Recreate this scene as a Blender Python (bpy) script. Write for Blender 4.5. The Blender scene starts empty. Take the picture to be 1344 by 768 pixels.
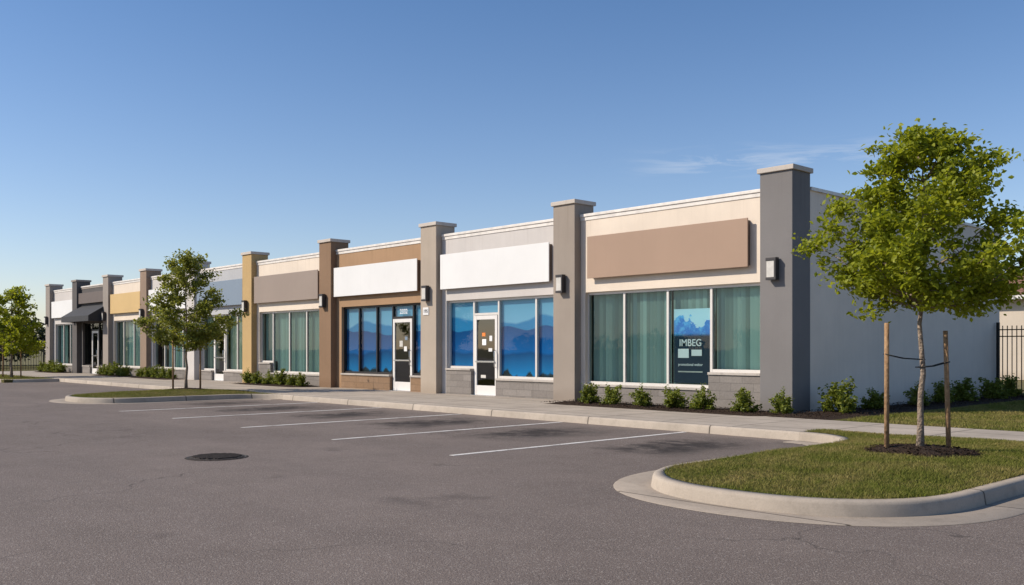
import bpy, bmesh, math, random
import numpy as np
from mathutils import Vector, Matrix
random.seed(7); np.random.seed(7)
S = bpy.context.scene
COL = S.collection

# ---------------------------------------------------------------- node helpers
class NT:
    def __init__(s, tree):
        s.t = tree; s.n = tree.nodes; s.l = tree.links
    def node(s, typ, **kw):
        n = s.n.new(typ)
        for k, v in kw.items(): setattr(n, k, v)
        return n
    def put(s, sock, v):
        if isinstance(v, bpy.types.NodeSocket): s.l.new(v, sock)
        elif v is not None:
            if isinstance(v, (tuple, list)) and len(v) == 3 and sock.type == 'RGBA': v = (*v, 1)
            sock.default_value = v
    def math(s, op, a, b=None, c=None, clamp=False):
        n = s.node('ShaderNodeMath', operation=op); n.use_clamp = clamp
        s.put(n.inputs[0], a)
        if b is not None: s.put(n.inputs[1], b)
        if c is not None: s.put(n.inputs[2], c)
        return n.outputs[0]
    def mix(s, f, a, b, blend='MIX'):
        n = s.node('ShaderNodeMix', data_type='RGBA', blend_type=blend)
        s.put(n.inputs[0], f); s.put(n.inputs[6], a); s.put(n.inputs[7], b)
        return n.outputs[2]
    def noise(s, vec, scale, detail=4, rough=0.55, dist=0.0):
        n = s.node('ShaderNodeTexNoise'); s.put(n.inputs['Vector'], vec)
        n.inputs['Scale'].default_value = scale; n.inputs['Detail'].default_value = detail
        n.inputs['Roughness'].default_value = rough; n.inputs['Distortion'].default_value = dist
        return n.outputs['Fac']
    def vor(s, vec, scale, feature='F1', out='Distance'):
        n = s.node('ShaderNodeTexVoronoi', feature=feature); s.put(n.inputs['Vector'], vec)
        n.inputs['Scale'].default_value = scale
        return n.outputs[out]
    def rng(s, v, a, b, c=0.0, d=1.0, smooth=False):
        n = s.node('ShaderNodeMapRange'); n.clamp = True
        if smooth: n.interpolation_type = 'SMOOTHSTEP'
        s.put(n.inputs[0], v)
        for i, x in enumerate((a, b, c, d)): n.inputs[i+1].default_value = x
        return n.outputs[0]
    def mapv(s, vec, scale=(1, 1, 1), loc=(0, 0, 0)):
        n = s.node('ShaderNodeMapping'); s.put(n.inputs[0], vec)
        n.inputs['Scale'].default_value = scale; n.inputs['Location'].default_value = loc
        return n.outputs[0]
    def bump(s, h, strength=0.3, dist=0.01, normal=None):
        n = s.node('ShaderNodeBump'); s.put(n.inputs['Height'], h)
        n.inputs['Strength'].default_value = strength; n.inputs['Distance'].default_value = dist
        if normal is not None: s.put(n.inputs['Normal'], normal)
        return n.outputs[0]

def newmat(name):
    m = bpy.data.materials.new(name); m.use_nodes = True
    m.node_tree.nodes.clear()
    T = NT(m.node_tree)
    T.out = T.node('ShaderNodeOutputMaterial')
    T.tc = T.node('ShaderNodeTexCoord')
    T.obj = T.tc.outputs['Object']
    return m, T
def principled(T, col, rough=0.8, normal=None, metallic=0.0, spec=0.4):
    p = T.node('ShaderNodeBsdfPrincipled')
    T.put(p.inputs['Base Color'], col); T.put(p.inputs['Roughness'], rough)
    p.inputs['Metallic'].default_value = metallic
    p.inputs['Specular IOR Level'].default_value = spec
    if normal is not None: T.put(p.inputs['Normal'], normal)
    T.l.new(p.outputs[0], T.out.inputs[0])
    return p
def mul(c, k): return tuple(x*k for x in c)

def m_simple(name, c, rough=0.5, metallic=0.0, var=0.12, spec=0.4):
    m, T = newmat(name)
    n = T.noise(T.obj, 6, 5)
    col = T.mix(T.rng(n, .3, .7), mul(c, 1-var), mul(c, 1+var))
    principled(T, col, rough, None, metallic, spec); return m

def m_sign(name, c):
    m, T = newmat(name)
    n = T.noise(T.obj, .8, 4); st = T.noise(T.mapv(T.obj, (7, 7, .5)), 1.0, 4, .6)
    col = T.mix(T.rng(n, .3, .7), mul(c, .96), mul(c, 1.03))
    col = T.mix(T.math('MULTIPLY', T.rng(st, .55, .8), .12), col, mul(c, .7))
    principled(T, col, .6, spec=.3); return m

def m_blind(name, c):
    m, T = newmat(name)
    g = T.node('ShaderNodeNewGeometry')
    col = T.mix(g.outputs['Random Per Island'], mul(c, .68), mul(c, 1.12))
    d = T.node('ShaderNodeBsdfDiffuse'); T.put(d.inputs[0], col)
    t = T.node('ShaderNodeBsdfTranslucent'); T.put(t.inputs[0], col)
    mx = T.node('ShaderNodeMixShader'); mx.inputs[0].default_value = .2
    T.l.new(d.outputs[0], mx.inputs[1]); T.l.new(t.outputs[0], mx.inputs[2]); T.l.new(mx.outputs[0], T.out.inputs[0])
    return m

def m_stucco(name, c):
    m, T = newmat(name)
    big = T.noise(T.obj, 0.7, 5, .6)
    streak = T.noise(T.mapv(T.obj, (5, 5, .35)), 1.0, 4, .6)
    fine = T.noise(T.obj, 90, 4, .7)
    col = T.mix(T.rng(big, .35, .65), mul(c, .94), mul(c, 1.04))
    col = T.mix(T.math('MULTIPLY', T.rng(streak, .5, .75), .14), col, mul(c, .68))
    col = T.mix(T.math('MULTIPLY', T.rng(fine, .45, .7), .16), col, mul(c, .6))
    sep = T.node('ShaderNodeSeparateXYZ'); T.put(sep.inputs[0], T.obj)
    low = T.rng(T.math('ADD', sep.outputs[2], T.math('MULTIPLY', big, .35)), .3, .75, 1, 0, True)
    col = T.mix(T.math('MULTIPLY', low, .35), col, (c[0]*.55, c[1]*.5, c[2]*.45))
    top = T.rng(sep.outputs[2], 4.2, 5.05, 0, 1)
    run = T.rng(T.noise(T.mapv(T.obj, (9, 9, .15)), 1.0, 3, .6), .55, .72)
    col = T.mix(T.math('MULTIPLY', T.math('MULTIPLY', top, run), .22), col, (c[0]*.5, c[1]*.47, c[2]*.43))
    principled(T, col, .9, T.bump(fine, .5, .006), spec=.2); return m

def m_block(name, c1, c2, mortar, w=.4, h=.2):
    m, T = newmat(name)
    sep = T.node('ShaderNodeSeparateXYZ'); T.put(sep.inputs[0], T.obj)
    cb = T.node('ShaderNodeCombineXYZ')
    T.put(cb.inputs[0], T.math('ADD', sep.outputs[0], sep.outputs[1])); T.put(cb.inputs[1], sep.outputs[2])
    b = T.node('ShaderNodeTexBrick'); T.put(b.inputs['Vector'], cb.outputs[0])
    b.inputs['Scale'].default_value = 1.0
    b.inputs['Color1'].default_value = (*c1, 1); b.inputs['Color2'].default_value = (*c2, 1)
    b.inputs['Mortar'].default_value = (*mortar, 1); b.inputs['Mortar Size'].default_value = .005
    b.inputs['Brick Width'].default_value = w; b.inputs['Row Height'].default_value = h
    n = T.noise(T.obj, 25, 6, .7)
    col = T.mix(T.rng(n, .35, .75, 0, .6), b.outputs['Color'], T.mix(.5, b.outputs['Color'], (.05, .045, .04)), 'MIX')
    hgt = T.math('SUBTRACT', T.math('MULTIPLY', n, .5), T.math('MULTIPLY', b.outputs['Fac'], .6))
    principled(T, col, .92, T.bump(hgt, .5, .01), spec=.2); return m

def m_asphalt():
    m, T = newmat('asphalt')
    o = T.obj
    big = T.noise(o, .16, 5, .6, .6); mid = T.noise(o, 1.3, 6, .65)
    lane = T.noise(T.mapv(o, (.12, .9, 1)), 1.0, 4, .6)
    f1 = T.noise(o, 52, 5, .8); v = T.vor(o, 80); v2 = T.vor(o, 100, out='Color')
    col = T.mix(T.rng(big, .32, .68), (.160, .127, .108), (.215, .172, .147))
    col = T.mix(T.math('MULTIPLY', T.rng(lane, .42, .7), .40), col, (.125, .10, .087))
    col = T.mix(T.math('MULTIPLY', T.rng(mid, .4, .75), .32), col, (.105, .085, .075))
    col = T.mix(T.math('MULTIPLY', T.rng(v, .0, .32, 1, 0), .38), col, (.46, .385, .33))
    col = T.mix(T.math('MULTIPLY', T.rng(f1, .49, .66), .62), col, (.050, .041, .037))
    sp = T.node('ShaderNodeSeparateXYZ'); T.put(sp.inputs[0], v2)
    col = T.mix(T.math('MULTIPLY', T.rng(sp.outputs[0], .88, .94), .42), col, (.46, .41, .36))
    wob = T.node('ShaderNodeVectorMath', operation='ADD')
    nn = T.node('ShaderNodeTexNoise'); T.put(nn.inputs['Vector'], o); nn.inputs['Scale'].default_value = 1.1; nn.inputs['Detail'].default_value = 6
    sc = T.node('ShaderNodeVectorMath', operation='SCALE'); T.put(sc.inputs[0], nn.outputs['Color']); sc.inputs['Scale'].default_value = 1.4
    T.put(wob.inputs[0], o); T.put(wob.inputs[1], sc.outputs[0])
    cr = T.vor(wob.outputs[0], .19, 'DISTANCE_TO_EDGE')
    crm = T.math('MULTIPLY', T.rng(cr, .0, .004, 1, 0), T.rng(T.noise(o, .3, 2), .45, .55))
    col = T.mix(T.math('MULTIPLY', crm, .6), col, (.035, .03, .027))
    sep = T.node('ShaderNodeSeparateXYZ'); T.put(sep.inputs[0], o)
    # engine-drip stains: one blot per stall, near the kerb end
    sx = T.math('FRACT', T.math('DIVIDE', T.math('ADD', sep.outputs[0], 10.5+3.25*40), 3.25))
    wx = T.math('ADD', sx, T.math('MULTIPLY', T.math('SUBTRACT', T.noise(o, 1.3, 5, .7), .5), .7))
    cx = T.rng(T.math('ABSOLUTE', T.math('SUBTRACT', wx, .5)), .04, .36, 1, 0, True)
    wy = T.math('ADD', sep.outputs[1], T.math('MULTIPLY', T.math('SUBTRACT', T.noise(o, .9, 5, .7), .5), 3.4))
    cy = T.rng(T.math('ABSOLUTE', T.math('SUBTRACT', wy, 12.0)), .2, 1.9, 1, 0, True)
    st = T.math('MULTIPLY', T.math('MULTIPLY', cx, cy), T.rng(T.noise(o, 2.6, 6, .75), .30, .55, .15, 1))
    inlot = T.math('MULTIPLY', T.rng(sep.outputs[0], -26.5, -25, 0, 1), T.rng(sep.outputs[0], -8.5, -7.6, 1, 0))
    col = T.mix(T.math('MULTIPLY', T.math('MULTIPLY', st, inlot), 1.15, None, True), col, (.042, .034, .030))
    blot2 = T.rng(T.noise(T.mapv(o, (1, 1, 1), (31, 7, 0)), .5, 5, .7), .60, .72, 0, .38, True)
    col = T.mix(blot2, col, (.062, .05, .045))
    dust = T.math('MULTIPLY', T.rng(sep.outputs[1], 13.2, 14.2, 0, .35), T.rng(mid, .35, .65))
    col = T.mix(dust, col, (.32, .26, .21))
    hh = T.math('ADD', T.math('MULTIPLY', v, 1.0), f1)
    principled(T, col, T.rng(mid, .3, .7, .82, .95), T.bump(hh, .55, .008), spec=.25)
    return m

def m_concrete(name, c, jx=0, jy=0, jw=.008, y0=0):
    m, T = newmat(name); o = T.obj
    big = T.noise(o, .8, 6, .65); f = T.noise(o, 60, 5, .7); mid = T.noise(o, 5, 5, .7)
    col = T.mix(T.rng(big, .3, .7), mul(c, .78), mul(c, 1.12))
    col = T.mix(T.math('MULTIPLY', T.rng(mid, .5, .75), .45), col, mul(c, .5))
    col = T.mix(T.math('MULTIPLY', T.rng(f, .45, .7), .28), col, mul(c, .5))
    sep = T.node('ShaderNodeSeparateXYZ'); T.put(sep.inputs[0], o)
    h = T.math('MULTIPLY', f, .3)
    for ax, j in ((0, jx), (1, jy)):
        if j:
            fr = T.math('FRACT', T.math('DIVIDE', T.math('ADD', sep.outputs[ax], 1000 + (y0 if ax else 0)), j))
            dd = T.math('ABSOLUTE', T.math('SUBTRACT', fr, .5))
            ln = T.rng(dd, .5 - jw*1.6/j, .5 - jw*.6/j)
            ln2 = T.rng(dd, .5-.05/j, .5, 0, .25)
            col = T.mix(ln2, col, mul(c, .5)); col = T.mix(ln, col, mul(c, .18))
            h = T.math('SUBTRACT', h, T.math('MULTIPLY', ln, 1.5))
            pt = T.math('FLOOR', T.math('DIVIDE', T.math('ADD', sep.outputs[ax], 1000 + (y0 if ax else 0)), j))
            wn = T.node('ShaderNodeTexWhiteNoise', noise_dimensions='1D'); T.put(wn.inputs['W'], pt)
            col = T.mix(T.math('MULTIPLY', wn.outputs['Value'], .2), col, mul(c, .5))
    principled(T, col, .9, T.bump(h, .5, .008), spec=.25); return m

def m_leaf(name, c1, c2, trans=.35):
    m, T = newmat(name)
    g = T.node('ShaderNodeNewGeometry')
    col = T.mix(g.outputs['Random Per Island'], c1, c2)
    n = T.noise(T.obj, 2.2, 3)
    col = T.mix(T.rng(n, .35, .65, 0, .45), col, mul(c1, .65))
    d = T.node('ShaderNodeBsdfPrincipled'); T.put(d.inputs['Base Color'], col)
    d.inputs['Roughness'].default_value = .5; d.inputs['Specular IOR Level'].default_value = .3
    t = T.node('ShaderNodeBsdfTranslucent')
    T.put(t.inputs[0], T.mix(.5, col, (c2[0]*1.5, c2[1]*1.5, c2[2]*.7)))
    mx = T.node('ShaderNodeMixShader'); mx.inputs[0].default_value = trans
    T.l.new(d.outputs[0], mx.inputs[1]); T.l.new(t.outputs[0], mx.inputs[2]); T.l.new(mx.outputs[0], T.out.inputs[0])
    return m

def m_grass(name):
    m, T = newmat(name)
    g = T.node('ShaderNodeNewGeometry')
    a = T.mix(g.outputs['Random Per Island'], (.105, .135, .022), (.24, .235, .06))
    b = T.mix(g.outputs['Random Per Island'], (.24, .19, .06), (.42, .34, .14))
    n = T.noise(T.obj, 1.1, 5, .65); n2 = T.noise(T.obj, 9, 4, .7)
    col = T.mix(T.rng(T.math('ADD', T.math('MULTIPLY', n, .6), T.math('MULTIPLY', n2, .4)), .44, .62), a, b)
    d = T.node('ShaderNodeBsdfDiffuse'); T.put(d.inputs[0], col)
    t = T.node('ShaderNodeBsdfTranslucent'); T.put(t.inputs[0], col)
    mx = T.node('ShaderNodeMixShader'); mx.inputs[0].default_value = .3
    T.l.new(d.outputs[0], mx.inputs[1]); T.l.new(t.outputs[0], mx.inputs[2]); T.l.new(mx.outputs[0], T.out.inputs[0])
    return m

def m_glass(name, tint, base_refl=.04, k=1.0):
    m, T = newmat(name)
    fr = T.node('ShaderNodeFresnel'); fr.inputs[0].default_value = 1.5
    n = T.noise(T.mapv(T.obj, (1, 1, 1)), 1.1, 2)
    T.put(fr.inputs['Normal'], T.bump(n, .05, .03))
    tr = T.node('ShaderNodeBsdfTransparent'); tr.inputs[0].default_value = (*tint, 1)
    gl = T.node('ShaderNodeBsdfGlossy'); gl.inputs['Roughness'].default_value = .015
    T.put(gl.inputs['Normal'], T.bump(n, .05, .03))
    gl.inputs[0].default_value = (.95, .98, 1, 1)
    mx = T.node('ShaderNodeMixShader')
    T.put(mx.inputs[0], T.math('MULTIPLY_ADD', fr.outputs[0], 1.7*k, base_refl, True))
    T.l.new(tr.outputs[0], mx.inputs[1]); T.l.new(gl.outputs[0], mx.inputs[2]); T.l.new(mx.outputs[0], T.out.inputs[0])
    return m

def m_soil(name, c1, c2, scale=30, dist=.03):
    m, T = newmat(name)
    n = T.noise(T.obj, scale, 6, .75); v = T.vor(T.mapv(T.obj, (1, 1.6, 1)), scale*1.2)
    col = T.mix(T.rng(n, .35, .68), c1, c2)
    big = T.noise(T.obj, .5, 4)
    col = T.mix(T.rng(big, .4, .7, 0, .4), col, c1)
    principled(T, col, .95, T.bump(T.math('ADD', n, v), .9, dist), spec=.15); return m

def m_paint_line():
    m, T = newmat('road_paint')
    n = T.noise(T.obj, 28, 6, .75); b = T.noise(T.obj, 2.2, 5, .6)
    w = T.math('ADD', T.math('MULTIPLY', n, .6), T.math('MULTIPLY', b, .5))
    col = T.mix(T.rng(w, .54, .68), (.70, .67, .62), (.26, .22, .19))
    principled(T, col, .8, T.bump(n, .4, .006), spec=.3); return m

# ---------------------------------------------------------------- mesh helpers
class MB:
    """collects boxes / tubes / polygons into one mesh"""
    def __init__(s): s.v = []; s.f = []; s.mi = []; s.mats = []; s.sm = []
    def mat(s, m):
        if m not in s.mats: s.mats.append(m)
        return s.mats.index(m)
    def poly(s, pts, m, smooth=False):
        k = len(s.v); s.v += [tuple(p) for p in pts]; s.f.append(tuple(range(k, k+len(pts)))); s.mi.append(s.mat(m)); s.sm.append(smooth)
    def box(s, x0, x1, y0, y1, z0, z1, m):
        k = len(s.v); i = s.mat(m)
        s.v += [(x0,y0,z0),(x1,y0,z0),(x1,y1,z0),(x0,y1,z0),(x0,y0,z1),(x1,y0,z1),(x1,y1,z1),(x0,y1,z1)]
        for f in ((0,3,2,1),(4,5,6,7),(0,1,5,4),(1,2,6,5),(2,3,7,6),(3,0,4,7)):
            s.f.append(tuple(k+a for a in f)); s.mi.append(i); s.sm.append(False)
    def tube(s, pts, rad, m, n=6):
        k = len(s.v); i = s.mat(m); pts = [Vector(p) for p in pts]
        for j, p in enumerate(pts):
            a = pts[max(j-1, 0)]; b = pts[min(j+1, len(pts)-1)]
            d = (b-a).normalized(); u = d.orthogonal().normalized(); w = d.cross(u)
            r = rad[j] if isinstance(rad, (list, tuple)) else rad
            for q in range(n):
                t = 2*math.pi*q/n
                s.v.append(tuple(p + u*math.cos(t)*r + w*math.sin(t)*r))
        for j in range(len(pts)-1):
            for q in range(n):
                s.f.append((k+j*n+q, k+j*n+(q+1)%n, k+(j+1)*n+(q+1)%n, k+(j+1)*n+q)); s.mi.append(i); s.sm.append(True)
        s.f.append(tuple(k+q for q in range(n))[::-1]); s.mi.append(i); s.sm.append(False)
        kk = k+(len(pts)-1)*n
        s.f.append(tuple(kk+q for q in range(n))); s.mi.append(i); s.sm.append(False)
    def obj(s, name, parent=None, bevel=0, loc=(0,0,0)):
        me = bpy.data.meshes.new(name+'_mesh'); me.from_pydata(s.v, [], s.f); me.update()
        for m in s.mats: me.materials.append(m)
        me.polygons.foreach_set('material_index', s.mi); me.polygons.foreach_set('use_smooth', s.sm)
        o = bpy.data.objects.new(name, me); COL.objects.link(o); o.location = loc
        if parent: o.parent = parent
        if bevel:
            b = o.modifiers.new('bevel', 'BEVEL'); b.width = bevel; b.segments = 2; b.limit_method = 'ANGLE'
        return o

def empty(name, loc=(0,0,0)):
    e = bpy.data.objects.new(name, None); COL.objects.link(e); e.location = loc; e.empty_display_size = .3; return e

def raw_mesh(name, V, F, mat, smooth=False):
    me = bpy.data.meshes.new(name)
    V = np.asarray(V, dtype=np.float32); F = np.asarray(F, dtype=np.int32)
    me.vertices.add(len(V)); me.vertices.foreach_set('co', V.ravel())
    me.loops.add(F.size); me.loops.foreach_set('vertex_index', F.ravel())
    me.polygons.add(len(F)); k = F.shape[1]
    me.polygons.foreach_set('loop_start', np.arange(0, F.size, k, dtype=np.int32))
    me.polygons.foreach_set('loop_total', np.full(len(F), k, dtype=np.int32))
    me.materials.append(mat); me.update(calc_edges=True)
    return me

def leaves(centers, size, rng, up=.35):
    n = len(centers)
    nrm = rng.normal(size=(n, 3)); nrm[:, 2] = np.abs(nrm[:, 2]) + up; nrm /= np.linalg.norm(nrm, axis=1)[:, None]
    t = rng.normal(size=(n, 3)); t -= (t*nrm).sum(1)[:, None]*nrm; t /= np.linalg.norm(t, axis=1)[:, None]
    b = np.cross(nrm, t)
    s = size*rng.uniform(.6, 1.25, size=(n, 1))
    V = np.empty((n, 6, 3))
    V[:, 0] = centers - t*s*.55
    V[:, 1] = centers - t*s*.05 + b*s*.36 + nrm*s*.1
    V[:, 2] = centers + t*s*.35 + b*s*.22 + nrm*s*.06
    V[:, 3] = centers + t*s*.6 - nrm*s*.05
    V[:, 4] = centers + t*s*.35 - b*s*.22 + nrm*s*.06
    V[:, 5] = centers - t*s*.05 - b*s*.36 + nrm*s*.1
    k = np.arange(n)[:, None]*6
    F = np.concatenate([k+np.array([[0, 1, 2, 3]]), k+np.array([[0, 3, 4, 5]])])
    return V.reshape(-1, 3), F

# ---------------------------------------------------------------- materials
M = {}
M['asphalt'] = m_asphalt()
M['paint'] = m_paint_line()
M['walk'] = m_concrete('sidewalk_concrete', (.47, .40, .325), 1.6, 1.35, .012, .35)
M['curb'] = m_concrete('kerb_concrete', (.47, .40, .325), 3.0, 0, .011)
M['curb_y'] = m_concrete('kerb_concrete_island', (.43, .365, .295), 0, 2.0, .012, .3)
M['pan'] = m_concrete('gutter_concrete', (.37, .31, .25), 0, 2.0, .010, .3)
M['joint'] = m_simple('joint_filler', (.06, .055, .05), .9)
M['mulch'] = m_soil('mulch', (.020, .013, .009), (.10, .064, .043), 28)
M['grass_soil'] = m_soil('lawn_soil', (.085, .08, .022), (.20, .165, .065), 30)
M['ground'] = m_soil('ground_soil', (.14, .125, .055), (.22, .19, .10), 3)
M['grass'] = m_grass('grass_blades')
M['leaf'] = m_leaf('tree_leaves', (.16, .205, .012), (.38, .40, .035), .48)
M['leaf2'] = m_leaf('tree_leaves_light', (.15, .18, .025), (.32, .32, .07), .42)
M['shrub'] = m_leaf('shrub_leaves', (.09, .13, .018), (.28, .30, .05), .35)
M['dark_leaf'] = m_leaf('distant_foliage', (.035, .045, .018), (.09, .10, .04), .2)
M['bark'] = m_soil('bark', (.18, .135, .10), (.40, .32, .25), 25, .02)
M['stake'] = m_soil('stake_wood', (.24, .14, .075), (.44, .28, .155), 14, .01)
M['strap'] = m_simple('strap_rubber', (.02, .02, .02), .7)
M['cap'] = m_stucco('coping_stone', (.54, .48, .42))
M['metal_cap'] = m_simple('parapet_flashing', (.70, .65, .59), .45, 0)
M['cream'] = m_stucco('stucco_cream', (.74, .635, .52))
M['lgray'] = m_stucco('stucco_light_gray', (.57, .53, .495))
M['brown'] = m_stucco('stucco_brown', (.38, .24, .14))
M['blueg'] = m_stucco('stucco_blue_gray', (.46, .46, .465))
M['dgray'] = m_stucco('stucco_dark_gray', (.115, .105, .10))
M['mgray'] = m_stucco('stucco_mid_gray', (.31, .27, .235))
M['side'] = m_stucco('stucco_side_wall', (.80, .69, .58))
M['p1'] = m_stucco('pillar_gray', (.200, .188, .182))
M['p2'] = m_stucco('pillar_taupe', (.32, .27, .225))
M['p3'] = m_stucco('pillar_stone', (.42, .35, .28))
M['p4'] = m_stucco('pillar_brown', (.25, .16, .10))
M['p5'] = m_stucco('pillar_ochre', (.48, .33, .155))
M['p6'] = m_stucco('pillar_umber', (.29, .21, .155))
M['block'] = m_block('stone_block_gray', (.225, .20, .18), (.285, .255, .23), (.16, .145, .13), .6, .19)
M['block_br'] = m_block('stone_block_brown', (.27, .17, .10), (.31, .20, .125), (.18, .12, .075), .6, .19)
M['s_taupe'] = m_sign('sign_taupe', (.355, .24, .17))
M['s_white'] = m_sign('sign_white', (.73, .72, .70))
M['s_grtaupe'] = m_sign('sign_gray_taupe', (.29, .23, .19))
M['s_blue'] = m_sign('sign_blue_gray', (.20, .25, .31))
M['s_ochre'] = m_sign('sign_ochre', (.60, .41, .18))
M['s_side'] = m_simple('sign_return', (.13, .10, .085), .6, 0, .04)
M['frame'] = m_simple('frame_light_aluminium', (.66, .62, .57), .4, .1, .04)
M['frame_d'] = m_simple('frame_bronze', (.035, .03, .028), .4, .2, .04)
M['white'] = m_simple('door_white', (.72, .69, .65), .4, 0, .03)
M['steel'] = m_simple('handle_steel', (.55, .55, .55), .25, .9, .04)
M['sill'] = m_concrete('sill_stone', (.48, .43, .38))
M['glass'] = m_glass('window_glass', (.80, .93, .90), .0, .36)
M['glass_b'] = m_glass('window_glass_blue', (.88, .96, 1.0), .0, .30)
M['glass_d'] = m_glass('door_glass', (.70, .74, .76), .03, .8)
M['blind'] = m_blind('blind_fabric', (.56, .72, .65))
M['blind2'] = m_blind('blind_fabric_warm', (.64, .68, .54))
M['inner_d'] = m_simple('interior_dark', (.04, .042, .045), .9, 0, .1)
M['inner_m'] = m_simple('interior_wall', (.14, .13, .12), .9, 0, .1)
M['roof'] = m_simple('roof_membrane', (.35, .34, .33), .9)
M['lampb'] = m_simple('lamp_body', (.05, .045, .045), .45, .3)
M['lampd'] = m_simple('lamp_diffuser', (.58, .55, .50), .35)
M['fence'] = m_simple('fence_black', (.015, .015, .016), .45, .3)
M['iron'] = m_soil('cast_iron', (.03, .025, .022), (.08, .065, .055), 20, .01)
M['awn'] = m_simple('awning_fabric', (.035, .035, .038), .75)
M['rooftile'] = m_block('roof_tile', (.24, .12, .08), (.30, .16, .11), (.08, .04, .03), .3, .25)
M['house'] = m_stucco('house_wall', (.58, .50, .41))

def m_painted_refl():  # window reflection of sky, hills and shrubs, painted into the panel colour
    m, T = newmat('window_painted_reflection')
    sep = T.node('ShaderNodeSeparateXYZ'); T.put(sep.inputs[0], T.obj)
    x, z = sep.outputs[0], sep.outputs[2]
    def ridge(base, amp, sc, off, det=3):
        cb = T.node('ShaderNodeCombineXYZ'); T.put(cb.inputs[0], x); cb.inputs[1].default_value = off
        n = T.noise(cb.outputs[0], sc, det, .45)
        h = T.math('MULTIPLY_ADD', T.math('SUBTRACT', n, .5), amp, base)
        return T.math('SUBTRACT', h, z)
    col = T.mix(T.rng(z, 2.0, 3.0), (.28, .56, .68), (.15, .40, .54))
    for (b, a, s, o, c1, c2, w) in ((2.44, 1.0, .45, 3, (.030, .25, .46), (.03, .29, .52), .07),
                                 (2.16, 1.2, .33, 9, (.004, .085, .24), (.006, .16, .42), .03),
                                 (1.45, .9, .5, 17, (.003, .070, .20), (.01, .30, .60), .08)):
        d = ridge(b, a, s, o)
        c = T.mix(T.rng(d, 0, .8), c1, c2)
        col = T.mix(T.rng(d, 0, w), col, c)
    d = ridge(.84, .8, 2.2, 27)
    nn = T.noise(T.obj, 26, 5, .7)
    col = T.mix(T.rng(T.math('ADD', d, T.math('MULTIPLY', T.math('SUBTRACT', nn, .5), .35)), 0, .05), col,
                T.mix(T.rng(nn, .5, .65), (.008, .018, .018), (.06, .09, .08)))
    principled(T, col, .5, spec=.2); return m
M['painted_refl'] = m_painted_refl()

# ---------------------------------------------------------------- ground, lot, walks
def sheet(name, x0, x1, y0, y1, z, mat):
    b = MB(); b.poly([(x0,y0,z),(x1,y0,z),(x1,y1,z),(x0,y1,z)], mat); return b.obj(name)
sheet('ground', -1500, 1500, -1500, 1500, -.02, M['ground'])
sheet('parking_lot', -110, 60, -70, 14.30, 0, M['asphalt'])

b = MB()
for x in (-10.5, -13.7, -17.02, -20.3, -23.5):
    b.box(x-.05, x+.05, 8.55, 14.15, .001, .004, M['paint'])
b.obj('parking_space_markings')

b = MB()
b.box(-64, -8.2, 14.35, 17.0, -.05, .15, M['walk'])
b.box(-64, -10.55, 17.0, 18.6, -.05, .15, M['walk'])
b.box(-8.2, 40, 15.0, 17.0, -.05, .15, M['walk'])
b.obj('sidewalk')

def offset(path, d):
    out = []
    for i, p in enumerate(path):
        a = Vector(path[max(i-1, 0)]); c = Vector(path[min(i+1, len(path)-1)])
        t = (c-a).normalized(); n = Vector((-t.y, t.x))
        out.append((p[0]+n.x*d, p[1]+n.y*d))
    return out
def ribbon(b, path, prof, mat):
    rails = [[(q[0], q[1], z) for q in offset(path, o)] for o, z in prof]
    k0 = len(b.v); n = len(path); i = b.mat(mat)
    for r in rails: b.v += r
    for r in range(len(rails)-1):
        for j in range(n-1):
            b.f.append((k0+r*n+j, k0+r*n+j+1, k0+(r+1)*n+j+1, k0+(r+1)*n+j)); b.mi.append(i); b.sm.append(True)
CP = [(0, -.02), (.02, .11), (.03, .135), (.055, .148), (.16, .15), (.165, .05)]
b = MB()
for x0, x1 in ((-64, -31.7), (-25.6, -8.2), (-2.35, 40)):
    n = max(2, int((x1-x0)/1.0))
    ribbon(b, [(x0+(x1-x0)*i/n, 14.2) for i in range(n+1)], CP, M['curb'])
b.obj('curb')

def peninsula(xl, xr, ytip, R, ex=2.3, fr=1.2):
    p = []
    for i in range(9):
        t = math.pi/2*(1-i/8); p.append((xl-fr+fr*math.cos(t), 14.2-fr+fr*math.sin(t)))
    w = (xr-xl)/2; cx = (xl+xr)/2; cy = ytip+R
    y = 14.2-fr
    for i in range(1, 6): p.append((xl, y+(cy-y)*i/6))
    for i in range(0, 33):
        t = math.pi + math.pi*i/32
        c, s = math.cos(t), math.sin(t)
        p.append((cx+w*math.copysign(abs(c)**(2/ex), c), cy-R*abs(s)**(2/ex)))
    for i in range(1, 6): p.append((xr, cy+(y-cy)*i/6))
    for i in range(9):
        t = math.pi-math.pi/2*i/8; p.append((xr+fr+fr*math.cos(t), 14.2-fr+fr*math.sin(t)))
    return p
def inside(poly, X, Y):
    r = np.zeros(len(X), bool); n = len(poly); j = n-1
    for i in range(n):
        xi, yi = poly[i]; xj, yj = poly[j]
        c = ((yi > Y) != (yj > Y)) & (X < (xj-xi)*(Y-yi)/((yj-yi)+1e-12)+xi)
        r ^= c; j = i
    return r
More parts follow.
